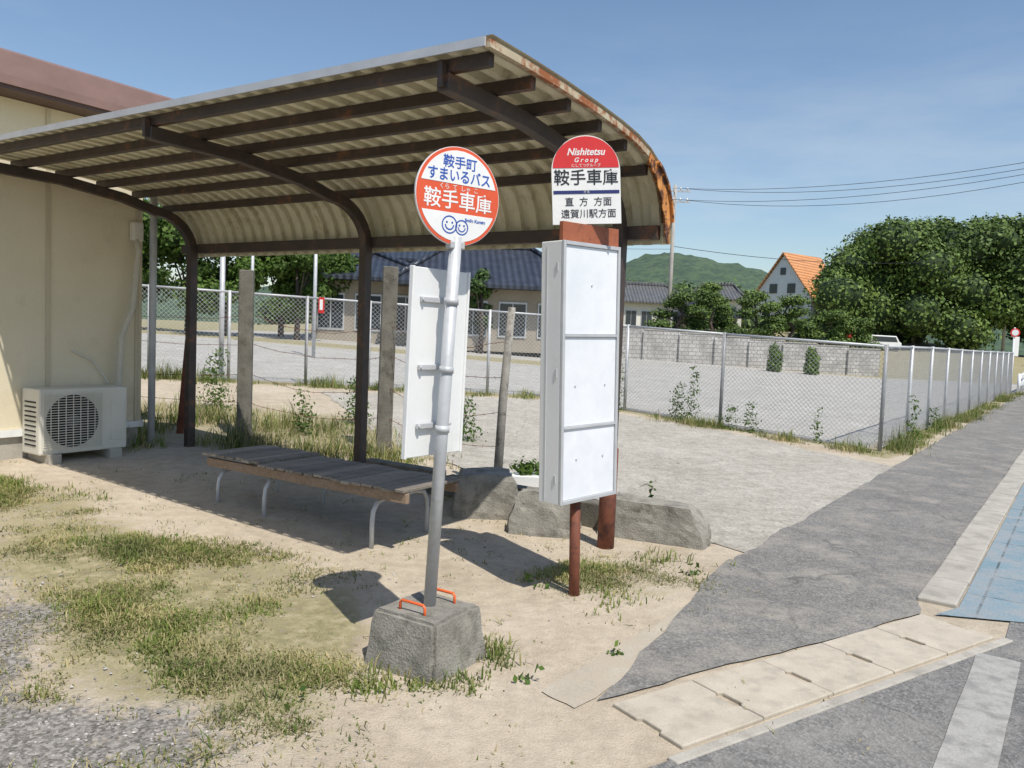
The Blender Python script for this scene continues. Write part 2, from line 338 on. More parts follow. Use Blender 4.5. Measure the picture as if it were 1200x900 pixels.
for i in range(60):
    t=5.62+i*.6; t1=t+.594
    if i>14: t=5.62+14.*.6+(i-14)*2-1.4; t1=t+1.99
    jw=random.uniform(-.006,.006)
    prism('kerb_stone',kerb,[QW(t,-.79+jw)[:2],QW(t,-.565+jw)[:2],QW(t1,-.565+jw)[:2],QW(t1,-.79+jw)[:2]],-.08,.026+random.uniform(0,.006),M_concl,.010)
m,n,b=nt('blue_painted_paving'); P=pos(n); mp=N(n,'ShaderNodeMapping'); n.links.new(P,mp.inputs['Vector']); mp.inputs['Rotation'].default_value=(0,0,-math.atan2(.812,.583))
br=N(n,'ShaderNodeTexBrick'); n.links.new(mp.outputs[0],br.inputs['Vector']); br.inputs['Scale'].default_value=1.0; br.inputs['Mortar Size'].default_value=.008; br.offset=0; br.inputs['Brick Width'].default_value=.6; br.inputs['Row Height'].default_value=.45
br.inputs['Color1'].default_value=(.17,.26,.31,1); br.inputs['Color2'].default_value=(.22,.30,.34,1); br.inputs['Mortar'].default_value=(.08,.11,.12,1)
q=noi(n,P,4,8,.75); c=mixc(n,ramp(n,q,[(.42,(0,0,0)),(.58,(.85,.85,.85))]),br.outputs['Color'],(.29,.31,.32)); c=mixc(n,.5,c,ramp(n,noi(n,P,80,3,.7),[(.35,(.5,.5,.5)),(.6,(1.05,1.05,1.05))]),'MULTIPLY'); n.links.new(c,b.inputs['Base Color']); b.inputs['Roughness'].default_value=.9; bump(n,b,noi(n,P,90,3),.6,.005)
bl=[tuple(QW(5.62,-.555)[:2]),tuple(QW(5.75,.5)[:2]),tuple(QW(45,.5)[:2]),tuple(QW(45,-.555)[:2])]
sheet('blue_paved_lane',[((2.60,4.74),(3.45,4.6),tuple(QW(5.75,.5)[:2]),tuple(QW(5.62,-.555)[:2])),tuple(bl)],.008,m,.2,.0)
M_line=weathered('worn_pale_line',(.35,.34,.315),(.43,.42,.39),4,.88,dirt=(.22,.212,.2),dscale=9,dlo=.45,dhi=.66,bs=.5,fm=.4,fine=110)
def wl(t0,t1,w0,w1): return (tuple(QW(t0,w0)[:2]),tuple(QW(t0,w1)[:2]),tuple(QW(t1,w1)[:2]),tuple(QW(t1,w0)[:2]))
sheet('road_edge_line',[wl(0,4.85,-.38,-.18),wl(6,60,.56,.7)],.0075,M_line,.15,.006)
gut=empty('gutter_covers'); a=Vector((.49,3.38,0)); b_=Vector((2.52,4.73,0)); gx=(b_-a).normalized(); gy=Vector((gx.y,-gx.x,0)); L=(b_-a).length/5
box('gutter_channel',gut,(a+b_)/2+gy*.21+Z*-.095,(5*L-.01,.36,.16),(gx,gy,Z),M_dark)
for i in range(5):
    o=a+gx*(i*L)+Z*0; w0=.003; l=L-.003; nd=.022; y0,y1=.15,.29; jy=random.uniform(-.006,.006)
    poly=[(w0,0),(l,0),(l,y0),(l-nd,y0+.015),(l-nd,y1-.015),(l,y1),(l,.415),(w0,.415),(w0,y1),(w0+nd,y1-.015),(w0+nd,y0+.015),(w0,y0)]
    pp=[(o+gx*u+gy*(v+jy)) for u,v in poly]; pp=[(q.x,q.y) for q in pp][::-1]
    prism('cover_slab',gut,pp,-.04,.016+.004*random.random(),M_slab,.006)
q0,q1=a+gy*.432-gx*.05,b_+gy*.432
box('gutter_edge',gut,(q0+q1)/2+gy*.03+Z*-.032,((q1-q0).length+.1,.055,.09),(gx,gy,Z),M_concl,.006)

# ---------------------------------------------------------------- prefab building
pb=empty('prefab_building'); sw=-8.02; mc=5.06; m0=-4
def wallbox(name,s0,s1,a0,a1,z0,z1,mat,b=0): return box(name,pb,SM((s0+s1)/2,(a0+a1)/2,(z0+z1)/2),(abs(s1-s0),abs(a1-a0),z1-z0),SMAX,mat,b)
wallbox('foundation',-14,sw-.02,m0,mc-.02,-.2,.43,M_concl)
wallbox('walls',-14,sw,m0,mc,.5,3.56,M_cream)
wallbox('sill_trim',-14.02,sw+.02,m0-.02,mc+.02,.432,.498,M_white)
mm=mc-.06
while mm>m0:
    wallbox('panel_joint',sw+.002,sw+.014,mm-.02,mm+.02,.505,3.54,M_joint); mm-=.92
wallbox('soffit',-14.3,sw+.30,m0,mc+.32,3.565,3.60,plain('soffit_brown',(.1,.06,.05)))
prof=[(.32,3.602),(.32,3.68),(.27,3.69),(.25,3.80),(.2,3.81),(.18,3.92),(.1,3.96),(-2.5,4.15),(-2.5,3.602)]
vs=[];
for mmm in (m0,mc+.34):
    for s_,z_ in prof: vs.append(SM(sw+s_,mmm,z_))
k=len(prof); fs=[tuple(range(k)),tuple(range(2*k-1,k-1,-1))]+[(i,k+i,k+(i+1)%k,(i+1)%k) for i in range(k)]
mesh('roof',vs,fs,M_brown,pb)
tube('downpipe',pb,[SM(sw+.1,mc+.06,3.5),SM(sw+.1,mc+.06,.25)],.038,M_galv)
tube('ac_hose',pb,[SM(sw+.06,mc-.12,2.45),SM(sw+.09,mc-.1,2.3),SM(sw+.09,mc-.16,1.7),SM(sw+.09,mc-.28,1.4),SM(sw+.08,mc-.3,.9),SM(sw+.1,mc-.32,.55)],.03,weathered('hose_wrap',(.55,.52,.42),(.62,.58,.48)))
box('conduit_cover',pb,SM(sw+.05,mc-.1,2.5),(.09,.12,.2),SMAX,M_ac,.02)
tube('wall_cable',pb,[SM(sw+.02,mc-.75,1.25),SM(sw+.03,mc-.55,1.15),SM(sw+.03,mc-.4,.95),SM(sw+.05,mc-.33,.7)],.008,M_ac,6)
ac=empty('air_conditioner_outdoor_unit'); A0=Vector((-4.36,7.37,0)); ms=A0.dot(M)/M.length_squared; ss=A0.dot(S)/S.length_squared
cx=ss-.17; cm_=ms+.44; zb=.27
box('casing',ac,SM(cx,cm_,zb+.32),(.32,.86,.62),SMAX,M_ac,.015)
fr=frame(SM(cx+.163,cm_-.12,zb+.32),(S.x,S.y))
circ=[(.25*math.cos(a*math.pi/20),.25*math.sin(a*math.pi/20)) for a in range(40)]
prism('fan_recess',ac,circ,.0,.003,M_dark,mtx=fr)
for i in range(22):
    y=-.255+i*.0243
    box('grille_bar',ac,fr@Vector((0,y,.014)),(.56,.006,.008),(fr.col[0].xyz,fr.col[1].xyz,fr.col[2].xyz),M_ac)
for i in range(9): box('grille_rib',ac,fr@Vector((-.28+i*.07,0,.010)),(.006,.53,.006),(fr.col[0].xyz,fr.col[1].xyz,fr.col[2].xyz),M_ac)
tube('fan_hub',ac,[fr@Vector((0,0,.004)),fr@Vector((0,0,.01))],.06,plain('fan_grey',(.08,.08,.08)),20)
for i in range(10): box('side_vent',ac,SM(cx,cm_-.4325,zb+.1+i*.045),(.2,.004,.015),SMAX,M_dark)
box('service_cover',ac,SM(cx+.162,cm_+.33,zb+.3),(.01,.14,.4),SMAX,M_ac,.003)
for dm in (-.3,.3): box('foot_block',ac,SM(cx,cm_+dm,zb-.06),(.4,.12,.15),SMAX,M_concl,.01)

# ---------------------------------------------------------------- bus shelter
bs=empty('bus_shelter'); mB=5.45; sL,sR=-7.97,-2.32
prof=[(2.22,2.985),(1.9,2.985),(1.5,2.975),(1.1,2.955),(.75,2.93),(.5,2.90),(.3,2.855),(.14,2.79),(.02,2.70),(-.06,2.58),(-.1,2.45),(-.11,2.29)]
def resample(pr,n):
    P=[Vector((a,b,0)) for a,b in pr]; o=[]
    for i in range(len(P)-1):
        for k in range(n): o.append(P[i].lerp(P[i+1],k/n))
    o.append(P[-1]); return o
pr=resample(prof,2); vs=[];fs=[]
pitch=.15; cols=[]; s=sL
while s<sR-.001:
    for f_,c_ in ((0,0),(.42,0),(.48,1),(.94,1)): cols.append((s+f_*pitch,c_))
    s+=pitch
for s_,c_ in cols:
    for i,q in enumerate(pr):
        t=(pr[min(i+1,len(pr)-1)]-pr[max(0,i-1)]).normalized()
        nn=Vector((-abs(t.y),abs(t.x),0))
        q2=q+nn*(c_*.042); vs.append(SM(s_,mB-q2.x,q2.y))
k=len(pr)
for i in range(len(cols)-1):
    for j in range(k-1): fs.append((i*k+j,(i+1)*k+j,(i+1)*k+j+1,i*k+j+1))
m,n,b=nt('aged_cream_roof_sheet'); P=pos(n); a_=noi(n,P,2,6,.6); c=ramp(n,a_,[(.3,(.54,.49,.33)),(.7,(.64,.59,.43))])
d_=noi(n,P,5,8,.75); c=mixc(n,ramp(n,d_,[(.53,(0,0,0)),(.72,(.85,.85,.85))]),c,(.28,.2,.11))
n.links.new(c,b.inputs['Base Color']); b.inputs['Roughness'].default_value=.6
tr=N(n,'ShaderNodeBsdfTranslucent'); n.links.new(c,tr.inputs['Color']); mx=N(n,'ShaderNodeMixShader'); mx.inputs[0].default_value=.05
o_=[x for x in n.nodes if x.type=='OUTPUT_MATERIAL'][0]; n.links.new(b.outputs[0],mx.inputs[1]); n.links.new(tr.outputs[0],mx.inputs[2]); n.links.new(mx.outputs[0],o_.inputs['Surface'])
mesh('roof_sheet',vs,fs,m,bs)
M_endr=weathered('rusty_cream_edge',(.5,.42,.28),(.6,.53,.38),3,.6,dirt=(.3,.1,.03),dscale=6,dlo=.44,dhi=.55)
M_hrust=weathered('heavy_rust',(.5,.17,.035),(.72,.32,.09),8,.8,dirt=(.09,.035,.018),dscale=11,dlo=.47,dhi=.54)
box('front_edge_trim',bs,SM((sL+sR)/2,mB-2.235,2.995),(sR-sL+.02,.012,.045),SMAX,M_greyframe)
P3=[SM(sR+.015,mB-q.x,q.y+ .005) for q in pr]; rectbar('roof_end_trim',bs,P3,.03,.04,S,M_endr)
P4=[SM(sR-.0,mB-q.x+.035,q.y+.0) for q in pr[13:-2]]; rectbar('rusted_flashing',bs,P4,.12,.02,S,M_hrust)
vs=[];fs=[]; K=pr[12:]                              # ragged rusted end plate hanging inside the roof end curve
for i,q in enumerate(K):
    t=(K[min(i+1,len(K)-1)]-K[max(0,i-1)]).normalized(); inn=Vector((abs(t.y),-abs(t.x),0)); wd=.03+.075*math.sin(math.pi*(i+.7)/(len(K)+.4))+.014*math.sin(i*2.3)
    for sd_ in (.034,.040):
        for k_ in (-.012,wd): p_=q+inn*k_; vs.append(SM(sR+sd_,mB-p_.x,p_.y))
for i in range(len(K)-1):
    o=i*4; fs+=[(o,o+1,o+5,o+4),(o+3,o+2,o+6,o+7),(o+2,o,o+4,o+6),(o+1,o+3,o+7,o+5)]
mesh('rusted_end_plate',vs,fs,M_hrust,bs)
def under(x,off):
    for i in range(len(pr)-1):
        if pr[i].x>=x>=pr[i+1].x:
            f_=(pr[i].x-x)/(pr[i].x-pr[i+1].x+1e-9); q=pr[i].lerp(pr[i+1],f_); t=(pr[i+1]-pr[i]).normalized(); nn=Vector((abs(t.y),-abs(t.x),0)); return q+nn*off
for x in (2.12,1.72,1.32,.92,.54,.18):
    q=under(x,.037); box('purlin',bs,SM((sL+sR)/2,mB-q.x,q.y),(sR-sL-.06,.05,.068),SMAX,M_brownsteel,.004)
box('back_beam',bs,SM((sL+sR)/2,mB+.055,2.37),(sR-sL-.04,.06,.10),SMAX,M_brownsteel,.004)
cs=[-7.72,-5.17,-2.62]
for i,s_ in enumerate(cs):
    base=SM(s_,mB); hb=h(base.x,base.y)
    path=[SM(s_,mB-2.16,2.865),SM(s_,mB-1.4,2.855),SM(s_,mB-.8,2.79)]
    for a in range(0,91,10):
        th=math.radians(90-a); path.append(SM(s_,mB-.46+.46*math.cos(th),2.32+.39*math.sin(th)))
    rectbar('rib_and_column',bs,path+[SM(s_,mB,1.5),SM(s_,mB,hb-.1)],.08,.09,S,M_brownsteel,.006)
    if i==2: tube('rusted_column_sleeve',bs,[SM(s_,mB,hb-.1),SM(s_,mB,hb+.75)],.064,M_rust,14)
    box('gutter_strap',bs,SM(s_,mB-2.17,2.9),(.03,.04,.13),SMAX,M_brownsteel)

# ---------------------------------------------------------------- bench
be=empty('bus_stop_bench'); b0,b1=-5.74,-3.52; f0,f1=4.18,4.84; sz=.475
s=b0
while s<b1-.05:
    wd=.088+.006*random.random(); 
    box('seat_slat',be,SM(s+wd/2,(f0+f1)/2+random.uniform(-.015,.015),sz+random.uniform(-.004,.004)+(.022 if s<b0+.6 else 0)),(wd,f1-f0,.022),SMAX,M_wood,.004); s+=wd+.009
for m_ in (f0+.04,f1-.05): box('long_rail',be,SM((b0+b1)/2,m_,sz-.048),(b1-b0-.05,.04,.07),SMAX,M_wood2,.004)
for s_ in (b0+.18,b0+.75,b1-.33):
    lo=SM(s_,f0+.06); hb=h(lo.x,lo.y)
    for m_,sg in ((f0+.02,1),(f1-.02,-1)):
        tube('leg',be,[SM(s_,(f0+f1)/2,sz-.10),SM(s_,m_+sg*.14,sz-.10),SM(s_,m_+sg*.05,sz-.12),SM(s_,m_+sg*.01,sz-.18),SM(s_,m_,sz-.25),SM(s_,m_,hb-.03)],.017,M_galv,10)

# ---------------------------------------------------------------- bus stop sign (community bus) with concrete base
sg=empty('bus_stop_sign'); bc=Vector((-.365,3.81,0))
bm=bmesh.new(); bmesh.ops.create_cube(bm,size=1); bmesh.ops.bevel(bm,geom=bm.edges[:],offset=.05,segments=2,affect='EDGES'); bmesh.ops.subdivide_edges(bm,edges=bm.edges[:],cuts=4,use_grid_fill=True)
for v in bm.verts:
    p_=v.co.copy(); f_=.91-.18*p_.z; d_=noise.noise_vector(p_*3)*.018+noise.noise_vector(p_*11)*.010
    p_=Vector((p_.x*f_,p_.y*f_,p_.z))+d_; v.co=bc+S*(p_.x*.45)+M*(p_.y*.45)+Z*(.115+p_.z*.30)
me=D.meshes.new('concrete_base'); bm.to_mesh(me); bm.free(); me.materials.append(M_conc); link(D.objects.new('concrete_base',me),sg)
ptop=Vector((-.292,3.815,2.04)); pbm=Vector((-.358,3.82,.235))
tube('pole',sg,[pbm,ptop],.03,M_galv,18)
pc=lambda z:pbm.lerp(ptop,(z-.26)/(2.04-.26))
fd=frame(Vector((-.285,3.80,2.225)),(.58,-.81),math.radians(-.5))
R0=.228
def disc(nm,r,z0,z1,mat,sx=1,cx=0,cy=0,seg=64): return prism(nm,sg,[(cx+r*sx*math.cos(2*math.pi*a/seg),cy+r*math.sin(2*math.pi*a/seg)) for a in range(seg)],z0,z1,mat,mtx=fd)
disc('rim',R0,-.012,.0,M_signw)
disc('disc_back',R0-.004,-.014,-.012,M_orange)
def arcseg(nm,r,y0,y1,mat,z0,z1):
    pts=[];K=24
    xr=lambda y: math.sqrt(max(0,r*r-y*y))
    for i in range(K+1): y=y0+(y1-y0)*i/K; pts.append((xr(y),y))
    for i in range(K,-1,-1): y=y0+(y1-y0)*i/K; pts.append((-xr(y),y))
    q=[];
    for a in pts:
        if not q or (Vector(a)-Vector(q[-1])).length>1e-4: q.append(a)
    if (Vector(q[0])-Vector(q[-1])).length<1e-4: q.pop()
    return prism(nm,sg,q,z0,z1,mat,mtx=fd)
disc('face_orange',R0-.003,.0,.002,M_orange)
arcseg('face_white_top',R0-.018,.055,R0-.019,M_signw,.002,.0035)
arcseg('face_white_bottom',R0-.018,-(R0-.019),-.078,M_signw,.002,.0035)
text('town_name',sg,'鞍手町',fd,0,.150,.062,M_blue,1,.0042,.0008)
text('bus_name',sg,'すまいるバス',fd,0,.088,.066,M_blue,.88,.0042,.001)
text('stop_furigana',sg,'くら  て  しゃ  こ',fd,0,.037,.028,M_signw,1,.003)
text('stop_name',sg,'鞍手車庫',fd,0,-.026,.094,M_signw,1,.003,.001)
for cx,cy,rr in ((-.045,-.135,.042),(.022,-.142,.036)):
    K=32; vs=[];
    for a in range(K):
        th=2*math.pi*a/K
        for q in (rr,rr-.006): vs.append(fd@Vector((cx+q*math.cos(th),cy+q*math.sin(th),.0045)))
    mesh('smile_ring',vs,[(2*a,2*((a+1)%K),2*((a+1)%K)+1,2*a+1) for a in range(K)],M_blue,sg)
    vs=[]
    for a in range(13):
        th=math.pi+math.pi*a/12
        for q in (rr*.6,rr*.45): vs.append(fd@Vector((cx+q*math.cos(th),cy+q*math.sin(th),.0045)))
    mesh('smile_mouth',vs,[(2*a,2*a+2,2*a+3,2*a+1) for a in range(12)],M_blue,sg)
    for ex in (-1,1): disc('eye',.005,.0036,.0046,M_blue,1,cx+ex*rr*.35,cy+rr*.25,10)
text('logo_text',sg,'Smile Kurate',fd,.095,-.105,.022,M_blue,1,.0042,.0006)
nd=Vector((.58,-.81,0))
box('disc_clamp',sg,pc(2.0),(.08,.05,.035),(Vector((.81,.58,0)),nd,Z),M_galv,.005)
box('disc_stem',sg,Vector((-.287,3.812,2.02)),(.05,.012,.10),(Vector((.81,.58,0)),nd,Z),M_galv)
bn=Vector((.79,-.61,0)).normalized(); bx=Vector((.61,.79,0)).normalized()
bcn=Vector((-.335,3.86,1.44))-bn*.045
btilt=(Z+Vector((.015,0,0))).normalized()
box('timetable_board',sg,bcn,(.40,.016,.90),(bx,bn,btilt),M_white,.004)
for dx in (-.195,.195): box('board_frame',sg,bcn+bx*dx+bn*.004,(.014,.026,.905),(bx,bn,btilt),M_signw,.003)
for z_ in (.30,-.02,-.30):
    box('bracket',sg,bcn+Z*z_+bn*.018-bx*.03,(.22,.014,.026),(bx,bn,Z),M_galv,.003)
    tube('pole_band',sg,[pc(bcn.z+z_-.016),pc(bcn.z+z_+.016)],.035,M_galv,18)
    for dx in (-.13,.08): tube('bolt',sg,[bcn+Z*z_+bx*dx+bn*.022,bcn+Z*z_+bx*dx+bn*.034],.008,M_galv,8)
for sg_ in (-1,1):
    o=bc+M*(sg_*.115)+Z*.262
    tube('lifting_handle',sg,[o-S*.075+Z*-.02,o-S*.075+Z*.035,o-S*.065+Z*.048,o+S*.065+Z*.048,o+S*.075+Z*.035,o+S*.075-Z*.02],.007,M_orangebar,10)

# ---------------------------------------------------------------- timetable cabinet + red round-top sign
cb=empty('timetable_cabinet'); fn=Vector((.707,-.707,0)); fx=Vector((.707,.707,0)); AX=(fx,fn,Z)
c0=Vector((.535,4.855,0)); dep=.16; c1=c0-fn*(dep/2)
box('casing',cb,c1+Z*1.375,(.53,dep,1.55),AX,M_white,.006)
fc=c0+fn*.002
for dx in (-.255,.255): box('frame_stile',cb,fc+fx*dx+Z*1.375+fn*.008,(.022,.02,1.55),AX,M_greyframe,.003)
for z_,hh in ((.612,.022),(1.055,.016),(1.60,.016),(2.138,.022)): box('frame_rail',cb,fc+Z*z_+fn*.008,(.485,.02,hh),AX,M_greyframe,.002)
for za,zb_ in ((.625,1.045),(1.065,1.590),(1.610,2.125)):
    box('panel',cb,fc+Z*(za+zb_)/2+fn*.003,(.483,.008,zb_-za),AX,M_panel)
for dx,z_ in ((-.14,1.30),(.14,1.30),(-.12,.86),(.13,.86),(0,1.9)): tube('screw',cb,[fc+fx*dx+Z*z_+fn*.006,fc+fx*dx+Z*z_+fn*.012],.006,M_greyframe,8)
for z_ in (.75,1.38,2.0): box('side_hinge',cb,c1-fx*.267+fn*.05+Z*z_,(.006,.012,.05),AX,M_greyframe)
box('side_seam',cb,c1-fx*.2665-fn*.03+Z*1.375,(.004,.004,1.5),AX,M_greyframe)
box('header_plate',cb,c1+fn*.07+Z*2.205,(.52,.03,.11),AX,M_redbrown,.003)
pl=c0-fn*.05-fx*.05
tube('rusty_post',cb,[pl-Z*.1,pl+Z*.62],.033,M_rust,14)
pv=Vector((.48,4.75,0)); cb.matrix_world=Matrix.Translation((-.03,0,0))@Matrix.Translation(pv)@Matrix.Rotation(math.radians(-1.7),4,'Y')@Matrix.Translation(-pv)
rs=empty('round_top_bus_stop_sign')
fo=frame(Vector((.393,4.84,2.515)),(.10,-1),math.radians(4.2))
def rp(nm,poly,z0,z1,mat): return prism(nm,rs,poly,z0,z1,mat,mtx=fo)
Wd=.207; yb=-.25; yt=.06
rp('plate',[(-Wd,yb),(Wd,yb)]+[(Wd*math.cos(a),yt+.21*math.sin(a)) for a in [math.pi*i/32 for i in range(33)]],-.02,0,M_signw)
rp('red_dome',[(-Wd+.008,yt+.02)]+[(Wd-.008,yt+.02)]+[((Wd-.008)*math.cos(a),yt+.02+.184*math.sin(a)) for a in [math.pi*i/32 for i in range(1,32)]],0,.002,M_red)
rp('blue_band',[(-Wd+.008,-.072),(Wd-.008,-.072),(Wd-.008,-.052),(-Wd+.008,-.052)],0,.002,M_navy)
text('operator_name',rs,'Nishitetsu',fo,0,.172,.058,M_signw,.95,.003,.0012,.3)
text('operator_group',rs,'G r o u p',fo,0,.125,.038,M_signw,1,.003,.0006,.3)
text('operator_kana',rs,'にしてつグループ',fo,0,.093,.022,M_signw,1,.003)
text('stop_name',rs,'鞍手車庫',fo,0,.018,.098,M_black,1,.002,.0008)
text('destination_head',rs,'行 先',fo,0,-.062,.016,M_signw,1,.003)
text('destination_a',rs,'直  方  方面',fo,.01,-.122,.056,M_black,1,.002)
text('destination_b',rs,'遠賀川駅方面',fo,.01,-.192,.056,M_black,1,.002)
tube('stem',rs,[Vector((.44,4.95,0)),Vector((.41,4.87,2.6))],.018,M_galv,12)

# ---------------------------------------------------------------- rubble blocks, planter, low wall
def rock(name,c,dims,ang=0,seed=0,mat=M_conc):
    bm=bmesh.new(); bmesh.ops.create_cube(bm,size=1); bmesh.ops.subdivide_edges(bm,edges=bm.edges[:],cuts=9,use_grid_fill=True)
    rot=Matrix.Rotation(ang,3,'Z')
    for v in bm.verts:
        p=v.co.copy(); f_=1-.36*(p.z+.5); p.x*=f_; p.y*=f_
        q=p.normalized()*.56; p=p.lerp(q,.10)
        nn=noise.noise_vector(p*1.6+Vector((seed,seed,0))); p+=nn*.07+noise.noise_vector(p*6+Vector((seed,0,0)))*.025+noise.noise_vector(p*18+Vector((seed,0,0)))*.014
        v.co=rot@Vector((p.x*dims[0],p.y*dims[1],p.z*dims[2]))+Vector(c)
    me=D.meshes.new(name); bm.to_mesh(me); bm.free(); me.materials.append(mat); return link(D.objects.new(name,me))
rock('concrete_block',(-.19,6.85,.17),(.68,.52,.46),.1,1)
rock('concrete_block',(.32,6.40,.14),(.62,.45,.44),-.1,4)
rock('concrete_block',(1.17,6.36,.10),(.98,.38,.42),-.45,8)
lw=empty('low_concrete_wall'); 
for i in range(3):
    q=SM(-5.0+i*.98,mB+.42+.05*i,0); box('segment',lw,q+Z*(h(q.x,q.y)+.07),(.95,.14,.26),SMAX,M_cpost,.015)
pt=empty('planter_box'); q=Vector((.18,7.7,0)); box('pot',pt,q+Z*.14,(.34,.2,.2),None,M_white,.01,taper=1.12)
leafcloud('plants',[((q.x,q.y,.3),(.16,.1,.1))],160,.06,M_leaf,pt,.1)

# ---------------------------------------------------------------- old fence posts and barbed wire
def post(name,x,y,w_,top,mat,lean=0):
    b0=h(x,y)-.1; e=empty(name)
    ax=(Vector((.97,.2,0)),Vector((-.2,.97,0)),Vector((lean,0,1)).normalized())
    box('post_shaft',e,Vector((x+lean*(top+b0)/2,y,(top+b0)/2)),(w_,w_,top-b0),ax,mat,.012); return e
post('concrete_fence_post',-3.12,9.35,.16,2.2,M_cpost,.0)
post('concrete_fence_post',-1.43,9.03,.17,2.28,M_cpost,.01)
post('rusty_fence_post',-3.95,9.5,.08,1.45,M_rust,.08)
tp=empty('leaning_wooden_post'); tube('post_shaft',tp,[Vector((-.11,7.65,-.0)),Vector((-.08,7.62,1.0)),Vector((-.03,7.6,1.84))],.046,weathered('grey_wood',(.24,.225,.2),(.38,.36,.32),8,.9,bs=.7,dirt=(.12,.11,.1),dscale=10,dlo=.5,dhi=.65),9,.036)
rock('post_footing',(-.11,7.65,.08),(.36,.36,.2),0,12)
bw=empty('barbed_wire_fence')
pts=[(-6.5,10.4),(-3.12,9.35),(-1.43,9.03),(-.07,7.62),]
for k,z_ in enumerate((.45,.8,1.15,1.5)):
    for (a,b_) in zip(pts,pts[1:]):
        A=Vector((*a,h(*a)+z_)); B=Vector((*b_,h(*b_)+z_*.97)); P=[]
        for i in range(9):
            f_=i/8; q=A.lerp(B,f_)-Z*(.09*4*f_*(1-f_)*(1+k%2*.6))+Vector((0,0,random.uniform(-.01,.01))); P.append(q)
        tube('wire',bw,P,.0028,M_rust,5)
        for i in range(1,14):
            q=P[min(7,int(i*8/14))].lerp(P[min(8,int(i*8/14)+1)],(i*8/14)%1)
            d_=Vector((random.uniform(-1,1),random.uniform(-1,1),1)).normalized()*.018
            tube('barb',bw,[q-d_,q+d_],.002,M_rust,3)

# ---------------------------------------------------------------- chain-link fences
def chain(name,pts,H=1.6,step=2.0,sp=.078,w_=.0024):
    e=empty(name); vs=[];fs=[]
    for (a,b_) in zip(pts,pts[1:]):
        A=Vector((*a,0));B=Vector((*b_,0)); L=(B-A).length; d=(B-A).normalized(); nn=Vector((-d.y,d.x,0))
        z0=lambda x:(h(*(A+d*min(max(x,0),L))[:2]))
        npz=max(1,round(L/step))
        for i in range(npz+1):
            x=L*i/npz; q=A+d*x; tube('post',e,[q+Z*(z0(x)-.1),q+Z*(z0(x)+H+.03)],.03,M_galv,10)
        for i in range(npz):
            x0,x1=L*i/npz,L*(i+1)/npz
            for z_,r_ in ((H,.021),(.05,.006)): tube('rail',e,[A+d*x0+Z*(z0(x0)+z_),A+d*x1+Z*(z0(x1)+z_)],r_,M_galv,8)
        for sgn in (1,-1):
            x=-H
            while x<L+H:
                lo,hi=(x,x+H) if sgn>0 else (x,x-H)
                t0=(0-lo)/(hi-lo); t1=(L-lo)/(hi-lo); ta,tb=max(0,min(t0,t1)),min(1,max(t0,t1))
                if tb-ta>.02:
                    o=len(vs); K=3
                    for i in range(K+1):
                        t=ta+(tb-ta)*i/K; xx=lo+(hi-lo)*t; q=A+d*xx+Z*(z0(xx)+.04+t*(H-.04))+nn*(.006*sgn)
                        vs+= [q+d*w_*1.2, q-d*w_*1.2, q+nn*w_*1.8]
                    for i in range(K):
                        for k in range(3): k2=(k+1)%3; fs.append((o+i*3+k,o+i*3+k2,o+i*3+3+k2,o+i*3+3+k))
                x+=sp
    mesh('mesh_wires',vs,fs,M_galv,e); return e
chain('chain_link_fence',[(.67,16.5),(3.65,13.93),(5.66,12.2)],1.6,2.2,.078,.0028)
chain('chain_link_fence',[(5.66,12.2),(19.4,31.2)],1.6,2.1,.085)
chain('chain_link_fence',[(-8.2,14.7),(-4.0,15.5),(.67,16.5)],1.68,1.3,.085,.0028)

# ---------------------------------------------------------------- far block wall
bwz=empty('concrete_block_wall')
m,n,b=nt('block_wall'); P=pos(n); sxn=N(n,'ShaderNodeSeparateXYZ'); n.links.new(P,sxn.inputs[0]); cb_=N(n,'ShaderNodeCombineXYZ'); n.links.new(sxn.outputs[0],cb_.inputs[0]); n.links.new(sxn.outputs[2],cb_.inputs[1])
br=N(n,'ShaderNodeTexBrick'); n.links.new(cb_.outputs[0],br.inputs['Vector']); br.inputs['Scale'].default_value=1; br.inputs['Brick Width'].default_value=.4; br.inputs['Row Height'].default_value=.2; br.inputs['Mortar Size'].default_value=.014
br.inputs['Color1'].default_value=(.42,.40,.37,1); br.inputs['Color2'].default_value=(.52,.5,.47,1); br.inputs['Mortar'].default_value=(.17,.16,.15,1)
q=noi(n,P,1.2,7,.7); n.links.new(mixc(n,ramp(n,q,[(.45,(0,0,0)),(.66,(.9,.9,.9))]),br.outputs['Color'],(.24,.23,.21)),b.inputs['Base Color']); b.inputs['Roughness'].default_value=.95
W0=Vector((-3,38.6,0)); W1=Vector((20,43.9,0))
zt=lambda f_:2.5*(1-f_)+1.42*f_
for i in range(12):
    fa,fb_=i/12,(i+1)/12; A=W0.lerp(W1,fa); B=W0.lerp(W1,fb_); tz=zt((fa+fb_)/2); dd=(B-A).normalized(); nn=Vector((-dd.y,dd.x,0))
    box('wall_run',bwz,(A+B)/2+Z*(tz/2-.3),((B-A).length,.15,tz+.6),(dd,nn,Z),m)
    box('coping',bwz,(A+B)/2+Z*(tz+.035),((B-A).length-.01,.2,.06),(dd,nn,Z),M_concl)
    box('pilaster',bwz,A-nn*.15+Z*(tz/2-.35),(.2,.15,tz+.5),(dd,nn,Z),m)

